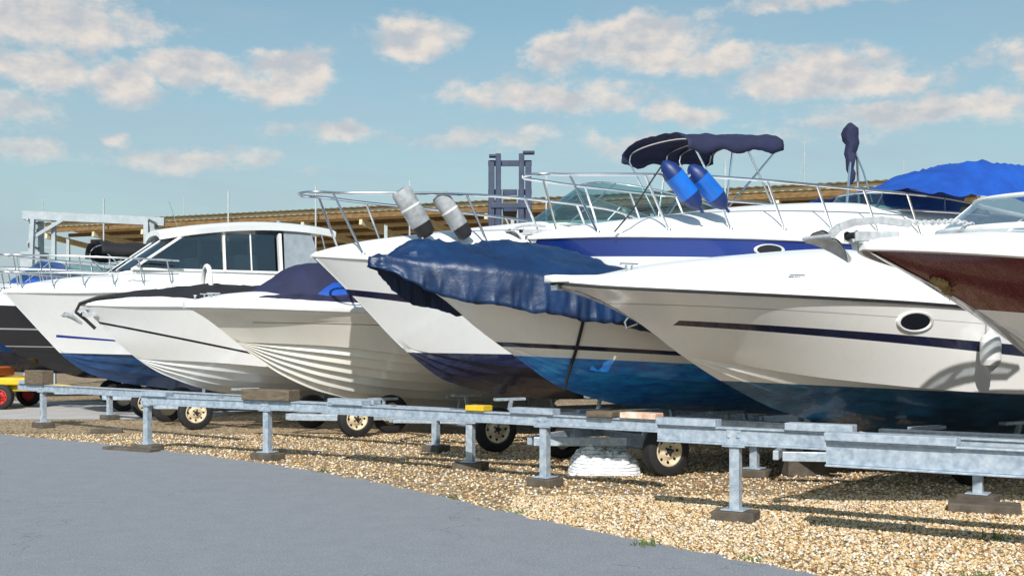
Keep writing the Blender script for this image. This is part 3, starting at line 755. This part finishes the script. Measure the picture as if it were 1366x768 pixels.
def asphaltmat():
    m, N, b = newmat('asphalt'); tc = N.node('ShaderNodeTexCoord').outputs['Object']
    fine = N.noise(tc, 80, 3, .8); mid = N.noise(tc, 3.5, 9, .8)
    c = N.mix(N.mapr(mid, .35, .65), (.225, .238, .265, 1), (.265, .278, .305, 1))
    c = N.mix(1., c, N.mapr(fine, .25, .75, .5, 1.42), 'MULTIPLY')
    v = N.node('ShaderNodeTexVoronoi', feature='DISTANCE_TO_EDGE'); wv = N.node('ShaderNodeVectorMath', operation='ADD')
    nn = N.node('ShaderNodeTexNoise'); nn.inputs['Scale'].default_value = 2.5; nn.inputs['Detail'].default_value = 5; N.l.new(tc, nn.inputs['Vector'])
    N.l.new(tc, wv.inputs[0]); N.l.new(nn.outputs['Color'], wv.inputs[1]); N.l.new(wv.outputs[0], v.inputs['Vector']); v.inputs['Scale'].default_value = .22
    cr = N.m('MULTIPLY', N.m('LESS_THAN', v.outputs['Distance'], .0018), N.m('GREATER_THAN', N.noise(tc, .7, 2), .47))
    c = N.mix(N.m('MULTIPLY', cr, .45), c, (.09, .095, .10, 1))
    vs = N.node('ShaderNodeTexVoronoi'); N.l.new(tc, vs.inputs['Vector']); vs.inputs['Scale'].default_value = 45
    spk = N.m('LESS_THAN', vs.outputs['Distance'], .25)
    c = N.mix(N.m('MULTIPLY', spk, .5), c, (.42, .425, .43, 1))
    N.l.new(c, b.inputs['Base Color']); b.inputs['Roughness'].default_value = .85
    N.l.new(N.bump(fine, .6, .012), b.inputs['Normal']); return m
mb = MB(); vs = []; fs = []
for i, (x, y) in enumerate(ed): vs += [(x, y, .012), (x-30-.5*max(0, y-10), y-25, .012), (x+.03, y+.03, -.01)]
for i in range(len(ed)-1): fs += [(3*i, 3*i+1, 3*i+4, 3*i+3), (3*i+2, 3*i, 3*i+3, 3*i+5)]
mb.add(vs, fs); mb.build('asphalt_road', [asphaltmat()], smooth=False)
mb = MB(); mb.add([(-40, 21.3, .004), (-6.2, 21.3, .004), (-4.6, 26.5, .004), (-40, 30.5, .004)], [(0, 1, 2, 3)])
mb.build('concrete_pavement', [simple('concrete', (.48, .46, .45), .85, var=.1, scale=1.5, bump=.1)], smooth=False)
def stones(name, n, seed, region, smin, smax):
    rs = np.random.RandomState(seed); base = np.array([(1, 0, 0), (-1, 0, 0), (0, 1, 0), (0, -1, 0), (0, 0, 1), (0, 0, -1)], float)
    tri = np.array([(0, 2, 4), (2, 1, 4), (1, 3, 4), (3, 0, 4), (2, 0, 5), (1, 2, 5), (3, 1, 5), (0, 3, 5)])
    P = region(rs, n); n = len(P); s = rs.uniform(smin, smax, (n, 1, 1))*rs.uniform(.6, 1.2, (n, 1, 3))
    a = rs.uniform(0, 6.28, n); ca, sa = np.cos(a), np.sin(a)
    V = base[None]*s*(1+rs.uniform(-.25, .25, (n, 6, 3))); V[:, :, 2] *= .65
    sh = rs.uniform(-.5, .5, (n, 1)); V[:, :, 0] += V[:, :, 2]*sh
    X = V[:, :, 0]*ca[:, None]-V[:, :, 1]*sa[:, None]; Y = V[:, :, 0]*sa[:, None]+V[:, :, 1]*ca[:, None]
    V = np.stack([X+P[:, 0:1], Y+P[:, 1:2], V[:, :, 2]+smax*.25], 2).reshape(-1, 3)
    F = (tri[None]+6*np.arange(n)[:, None, None]).reshape(-1, 3)
    me = bpy.data.meshes.new(name); me.vertices.add(len(V)); me.vertices.foreach_set('co', V.ravel())
    me.loops.add(F.size); me.loops.foreach_set('vertex_index', F.ravel().astype(np.int32))
    me.polygons.add(len(F)); me.polygons.foreach_set('loop_start', np.arange(0, F.size, 3, dtype=np.int32))
    me.update(calc_edges=True)
    at = me.attributes.new('rc', 'FLOAT', 'POINT'); at.data.foreach_set('value', np.repeat(rs.rand(n), 6).astype(np.float32))
    me.materials.append(stonemat); o = bpy.data.objects.new(name, me); scene.collection.objects.link(o)
def smat():
    m, N, b = newmat('gravel_stone'); a = N.node('ShaderNodeAttribute', attribute_name='rc')
    r = N.node('ShaderNodeValToRGB'); N.l.new(a.outputs['Fac'], r.inputs[0]); cr = r.color_ramp; cr.interpolation = 'CONSTANT'
    cr.elements[0].color = (.22, .13, .06, 1); cr.elements[1].position = .92; cr.elements[1].color = (.84, .79, .68, 1)
    for p, c in ((.12, (.56, .37, .17, 1)), (.32, (.68, .50, .28, 1)), (.52, (.76, .61, .40, 1)), (.68, (.42, .24, .10, 1)), (.8, (.54, .50, .44, 1))):
        el = cr.elements.new(p); el.color = c
    N.l.new(r.outputs[0], b.inputs['Base Color']); b.inputs['Roughness'].default_value = .7; return m
stonemat = smat()
exs = np.array([p[0] for p in ed]); eys = np.array([p[1] for p in ed])
def off_road(x, y): return x-np.interp(y, eys[::-1], exs[::-1])
def reg1(rs, n):
    y = rs.uniform(5.5, 18, n)**1.0; x = rs.uniform(-9, 9, n); d = off_road(x, y)
    k = (d > -.04) & (x < y*.5+.3); return np.stack([x[k], y[k]], 1)
def reg2(rs, n):
    y = rs.uniform(5.5, 11, n); x = rs.uniform(0, 6, n); d = off_road(x, y)
    k = (d > -.02) & (x < y*.5+.3); return np.stack([x[k], y[k]], 1)
def reg3(rs, n):
    y = rs.uniform(5.5, 18, n); d = -np.abs(rs.exponential(.16, n)); x = np.interp(y, eys[::-1], exs[::-1])+d
    return np.stack([x, y], 1)
stones('gravel_stones', 60000, 1, reg1, .010, .024)
stones('gravel_stones', 50000, 2, reg2, .009, .022)
stones('scattered_stones', 2600, 3, reg3, .004, .012)
mb = MB()
for (x, y, n, h) in [(1.0, 8.35, 50, .06), (.05, 9.9, 26, .05), (2.55, 6.85, 70, .09), (3.0, 7.2, 40, .07), (-.6, 10.9, 18, .04), (3.7, 8.6, 30, .08), (-2.2, 12.9, 20, .05), (1.65, 7.75, 25, .05)]:
    for k in range(n):
        a = rnd.uniform(0, 6.28); r = rnd.uniform(0, .11); hx, hy = x+r*math.cos(a), y+r*math.sin(a); hh = h*rnd.uniform(.4, 1)
        dx, dy = rnd.uniform(-.05, .05), rnd.uniform(-.05, .05)
        mb.add([(hx-.005, hy, .0), (hx+.005, hy, .0), (hx+dx*.5+.004, hy+dy*.5, hh*.7), (hx+dx, hy+dy, hh)], [(0, 1, 2), (0, 2, 3)])
mb.build('weeds', [simple('weed_green', (.10, .16, .03), .7, var=.2, scale=10)], smooth=False)

# ------------------------------------------------------------------ background structures
sh = empty('open_storage_shed', (0, 0, 0)); A = Vector((-22.5, 54.3, 0)); Bv = Vector((16.0, 38.4, 0)); ax = (Bv-A).normalized(); nn = Vector((-ax.y, ax.x, 0)); Ls = (Bv-A).length
mb = MB()
mb.beam(A+Vector((0, 0, 6.92))-nn*.1, Bv+Vector((0, 0, 6.92))-nn*.1, .05, .12, 1)
for row, (off, z) in enumerate([(0, 6.72), (1.5, 6.6), (3.0, 6.42), (4.5, 6.25), (6.0, 6.08), (7.5, 5.9), (9.0, 5.7)]):
    mb.beam(A+nn*off+Vector((0, 0, z)), Bv+nn*off+Vector((0, 0, z)), .12, .22 if row == 0 else .17, 0)
k = 0.
while k < Ls:
    p = A+ax*k; mb.beam(p+Vector((0, 0, 6.46)), p+nn*9.2+Vector((0, 0, 5.46)), .14, .26, 1); k += 2.9
mb.build('roof_timbers', [M['brown'], M['buff']], sh, smooth=False)
mb = MB()
n = 260
rings = [[A+ax*(Ls*i/n)+nn*(-.35)+Vector((0, 0, 7.03+(.035 if i % 2 else 0))), A+ax*(Ls*i/n)+nn*9.6+Vector((0, 0, 5.98+(.035 if i % 2 else 0)))] for i in range(n+1)]
mb.loft(rings, 0); mb.build('roof_sheeting', [M['buff']], sh, smooth=False)
mb = MB(); k = 1.
while k < Ls:
    for off in (.4, 8.8):
        p = A+ax*k+nn*off; mb.beam(p, p+Vector((0, 0, 6.35 if off < 1 else 5.5)), .14, .14)
    k += 5.8
for k in (4, 11, 15.5, 20, 26, 33):
    p = A+ax*k-nn*.5; mb.beam(p, p+Vector((0, 0, 8.0)), .06, .06)
mb.build('columns', [M['greybeam']], sh, smooth=False)
tg = empty('boat_hoist_gantry', (-15.2, 35, 0)); mb = MB()
mb.beam((0, 0, 5.35), (4.2, .6, 5.2), .3, .26)
for x in (.3, 4.0):
    for y in (-.5, .7):
        mb.beam((x, y, 0), (x*.95+.1, y*.5, 5.2), .14, .14)
    for q in range(6):
        z0 = .5+q*.78; mb.beam((x, -.45, z0), (x, .6, z0+.7), .06, .06); mb.beam((x, .6, z0+.7), (x, -.45, z0+.78), .06, .06)
mb.beam((.3, -.2, 4.6), (1.2, 0, 5.2), .1, .1); mb.box((.3, .1, 3.9), (.6, .7, .6)); mb.beam((.9, .1, 0), (.9, .1, 5.2), .12, .12)
mb.build('gantry_frame', [M['greybeam']], tg, smooth=False)
fk = empty('boat_handling_forklift', (-.05, 27, 0)); mb = MB()
for sg in (-1, 1):
    for (o_, w_, zt) in ((.5, .14, 5.75), (.33, .11, 5.95)):
        mb.box((sg*o_, 0, zt/2+.2), (.03, .22, zt-.4)); mb.box((sg*(o_-.06), .1, zt/2+.2), (w_, .03, zt-.4)); mb.box((sg*(o_-.06), -.1, zt/2+.2), (w_, .03, zt-.4))
    mb.tube([(sg*.2, .02, .5), (sg*.2, .02, 5.1)], .045, 1)
for z in (1.5, 3.2, 4.6, 5.05, 5.75): mb.box((0, .14, z), (1.05, .05, .14))
mb.box((0, -.12, 4.7), (.9, .05, .12)); mb.box((.45, 0, 5.98), (.28, .26, .06)); mb.box((-.4, 0, 5.9), (.2, .24, .06))
mb.box((0, 1.6, 1.3), (1.6, 2.4, 1.1)); mb.box((0, 3.0, 1.1), (1.7, .6, 1.2)); mb.box((0, 1.4, 2.9), (1.3, 1.5, .08))
for sx in (-.6, .6):
    for sy in (.75, 2.1): mb.beam((sx, sy, 1.8), (sx, sy, 2.9), .08, .08)
mb.build('mast_and_body', [M['mastpaint'], M['steel']], fk, smooth=False, bevel=.008)
mb = MB()
for sx in (-.85, .85):
    for sy in (.5, 2.8): mb.lathe((sx-.15, sy, .5), (1, 0, 0), [(0, .3), (0, .45), (.05, .5), (.25, .5), (.3, .45), (.3, .3)], 0, 24)
mb.build('wheels', [M['tyre']], fk)
mb = MB()
for sx in (-.35, .35): mb.box((sx, -.9, .5), (.14, 1.5, .05)); mb.box((sx, -.18, .8), (.14, .05, .6))
mb.build('forks', [M['greybeam']], fk, smooth=False)
yl = empty('yellow_yard_trailer', (-11.75, 24.9, 0)); mb = MB()
mb.box((0, 0, .60), (2.6, 1.3, .16)); mb.box((-.3, 0, .80), (1.6, 1.1, .2), 1); mb.box((.9, 0, .45), (.7, 1.0, .14)); mb.beam((1.2, 0, .5), (2.0, 0, .45), .1, .1)
mb.build('body', [M['yellow'], M['orange']], yl, smooth=False, bevel=.03)
mb = MB()
for x in (-.7, .1, .75):
    for sg in (-1, 1): wheel(mb, (x, sg*.7, .27), .27, .2, sg)
mb.build('wheels', [M['tyre'], M['rimred'], M['dark']], yl)
def mast(x, y, h, r=.05, sp=True):
    e = empty('sailing_mast', (x, y, 0)); mb = MB(); mb.tube([(0, 0, 0), (0, 0, h)], [r, r*.6])
    if sp:
        mb.beam((-.5, 0, h*.72), (.5, 0, h*.72), .04, .04); mb.tube([(-.5, 0, h*.72), (0, 0, h*.97)], .01); mb.tube([(.5, 0, h*.72), (0, 0, h*.97)], .01)
        mb.tube([(0, 0, h), (.0, 0, h+.6)], .01); mb.beam((-.2, 0, h+.05), (.25, 0, h+.05), .02, .02)
        mb.tube([(-.5, 0, 0), (-.5, 0, h*.72)], .01); mb.tube([(.5, 0, 0), (.5, 0, h*.72)], .01)
    mb.build('mast_pole', [M['greybeam']], e)
mast(15.6, 60, 11.9); mast(20.9, 60, 11.0, .04, False); mast(9.6, 60, 9.8, .04, False); mast(-9.0, 62, 8.2, .04, False)
mast(-3.2, 62, 9.4, .04, False); mast(-17.5, 60, 9.0, .04, False); mast(-24.2, 58, 8.6, .05)
mb = MB(); rr = random.Random(9)
for k in range(2600):
    a = rr.uniform(-1.1, 1.1); d = rr.uniform(300, 330); x = d*math.sin(a)*1.2; y = d*math.cos(a)+40
    h = (3.5+4*noise.noise(Vector((x*.02, 1, 0)))+1.5*noise.noise(Vector((x*.1, 4, 0))))*rr.uniform(.1, 1.0)+.5; s = rr.uniform(1, 2.4)
    R = Matrix.Rotation(rr.uniform(0, 3), 3, 'Z') @ Matrix.Rotation(rr.uniform(0, 3), 3, 'X')
    vs = [Vector(v)*s*rr.uniform(.7, 1.2) for v in ((1, 0, 0), (-1, 0, 0), (0, 1, 0), (0, -1, 0), (0, 0, 1), (0, 0, -1))]
    mb.add([R @ v+Vector((x, y, h)) for v in vs], [(0, 2, 4), (2, 1, 4), (1, 3, 4), (3, 0, 4), (2, 0, 5), (1, 2, 5), (3, 1, 5), (0, 3, 5)])
mb.build('distant_treeline', [simple('foliage', (.05, .08, .035), .8, var=.3, scale=.3)], smooth=False)

# ------------------------------------------------------------------ sky
SUN_EL = math.radians(38); to_sun = Vector((-.10, -1, 0)).normalized()*math.cos(SUN_EL)+Vector((0, 0, math.sin(SUN_EL)))
w = bpy.data.worlds.new('World'); scene.world = w; w.use_nodes = True
w.cycles.sampling_method = 'MANUAL'; w.cycles.sample_map_resolution = 512
N = NT(w.node_tree); bg = w.node_tree.nodes['Background']
sky = N.node('ShaderNodeTexSky'); sky.sky_type = 'NISHITA'; sky.sun_disc = False; sky.sun_elevation = SUN_EL
sky.sun_rotation = math.atan2(to_sun.x, to_sun.y) % (2*math.pi); sky.air_density = 1.2; sky.dust_density = 1.0; sky.ozone_density = 1.5
g = N.node('ShaderNodeTexCoord').outputs['Generated']; sp = N.node('ShaderNodeSeparateXYZ'); N.l.new(g, sp.inputs[0])
hyp = N.m('SQRT', N.m('ADD', N.m('MULTIPLY', sp.outputs[0], sp.outputs[0]), N.m('MULTIPLY', sp.outputs[1], sp.outputs[1])))
az = N.m('ARCTAN2', sp.outputs[0], sp.outputs[1]); el = N.m('DIVIDE', sp.outputs[2], N.m('MAXIMUM', hyp, .05))
cb = N.node('ShaderNodeCombineXYZ'); N.l.new(az, cb.inputs[0]); N.l.new(el, cb.inputs[1]); P0 = cb.outputs[0]
def nz(vec, scale, detail, rough=.6):
    n = N.node('ShaderNodeTexNoise'); N.l.new(vec, n.inputs['Vector']); n.inputs['Scale'].default_value = scale
    n.inputs['Detail'].default_value = detail; n.inputs['Roughness'].default_value = rough; return n
Ps = N.scalev(P0, (1, 1.5, 1))
n1 = nz(Ps, 14, 4); warp = N.vm('MULTIPLY', N.vm('SUBTRACT', n1.outputs['Color'], (.5, .5, .5)), (.06, .035, 0)); P = N.vm('ADD', P0, warp)
CL = [(50, 25, 150, 46, .9), (45, 95, 95, 24, .9), (165, 108, 60, 28, 1), (250, 92, 80, 24, 1), (395, 100, 58, 34, 1), (340, 118, 60, 18, .8), (552, 50, 62, 32, 1), (745, 70, 58, 26, 1),
      (860, 58, 105, 38, 1.05), (960, 78, 66, 26, .9), (735, 128, 150, 24, .75), (1090, 98, 100, 36, 1), (1190, 112, 70, 18, .8), (905, 150, 60, 18, .7), (1250, 150, 190, 22, .7), (1340, 138, 60, 20, .8),
      (250, 212, 130, 16, .6), (440, 175, 80, 16, .55), (25, 195, 42, 18, .85), (155, 181, 24, 10, .7), (1160, -6, 200, 12, .7), (650, 185, 120, 14, .45), (880, 190, 200, 16, .4),
      (1500, 60, 130, 50, 1), (-120, 130, 140, 40, 1), (300, -90, 160, 50, 1), (800, -110, 170, 45, 1)]
dens = None
for (u, v, ru, rv, s) in CL:
    a = math.atan((u-683)/1500); e_ = (450-v)/1500*math.cos(a)
    d = N.vm('SUBTRACT', P, (a, e_, 0)); d = N.vm('MULTIPLY', d, (1500/ru/1.15, 1500/rv/1.15, 0))
    k = N.m('MULTIPLY', N.m('SUBTRACT', 1., N.vm('LENGTH', d)), s)
    dens = k if dens is None else N.m('MAXIMUM', dens, k)
fn = nz(Ps, 30, 7, .64); dd = N.m('ADD', dens, N.m('MULTIPLY', N.m('SUBTRACT', fn.outputs['Fac'], .5), 1.6))
mask = N.mapr(dd, -.08, .55, sm=True)
Poff = N.vm('ADD', Ps, (.006, -.014, 0)); f2 = nz(Poff, 22, 5, .55); f1 = nz(Ps, 22, 5, .55)
lit = N.mapr(N.m('SUBTRACT', f2.outputs['Fac'], f1.outputs['Fac']), -.12, .14)
lit = N.m('ADD', N.m('MULTIPLY', lit, .7), N.mapr(dd, .2, 1.2, .3, 0.))
cc = N.mix(N.m('MINIMUM', lit, 1.), (4.4, 4.9, 5.5, 1), (8.4, 7.5, 6.7, 1))
skyc = N.mix(1., sky.outputs[0], (.92, 1.12, 1.02, 1), 'MULTIPLY')
hz = N.mapr(el, .02, .34, .75, 0.)
thin = N.mapr(nz(N.scalev(P0, (1, 4, 1)), 5, 4).outputs['Fac'], .4, .75, 0, .3)
skyc = N.mix(N.m('MINIMUM', N.m('ADD', hz, thin), 1.), skyc, (4.0, 4.9, 5.8, 1))
fadeb = N.m('MULTIPLY', mask, N.mapr(el, .06, .2, .3, .92))
N.l.new(N.mix(fadeb, skyc, cc), bg.inputs['Color']); bg.inputs['Strength'].default_value = .105
ld = bpy.data.lights.new('sun', 'SUN'); ld.energy = 5.0; ld.angle = math.radians(.6); ld.color = (1, .97, .925)
lo = bpy.data.objects.new('sun', ld); lo.rotation_euler = to_sun.to_track_quat('Z', 'Y').to_euler(); scene.collection.objects.link(lo)

# ------------------------------------------------------------------ camera
cam = bpy.data.cameras.new('camera'); co = bpy.data.objects.new('camera', cam); scene.collection.objects.link(co)
co.location = (0, 0, 1.55); co.rotation_euler = (math.radians(90), 0, 0)
cam.sensor_width = 36; cam.lens = 1500/1366*36; cam.shift_y = 66/1366; cam.clip_end = 3000
scene.camera = co
scene.view_settings.view_transform = 'Standard'; scene.view_settings.look = 'None'; scene.view_settings.exposure = 0
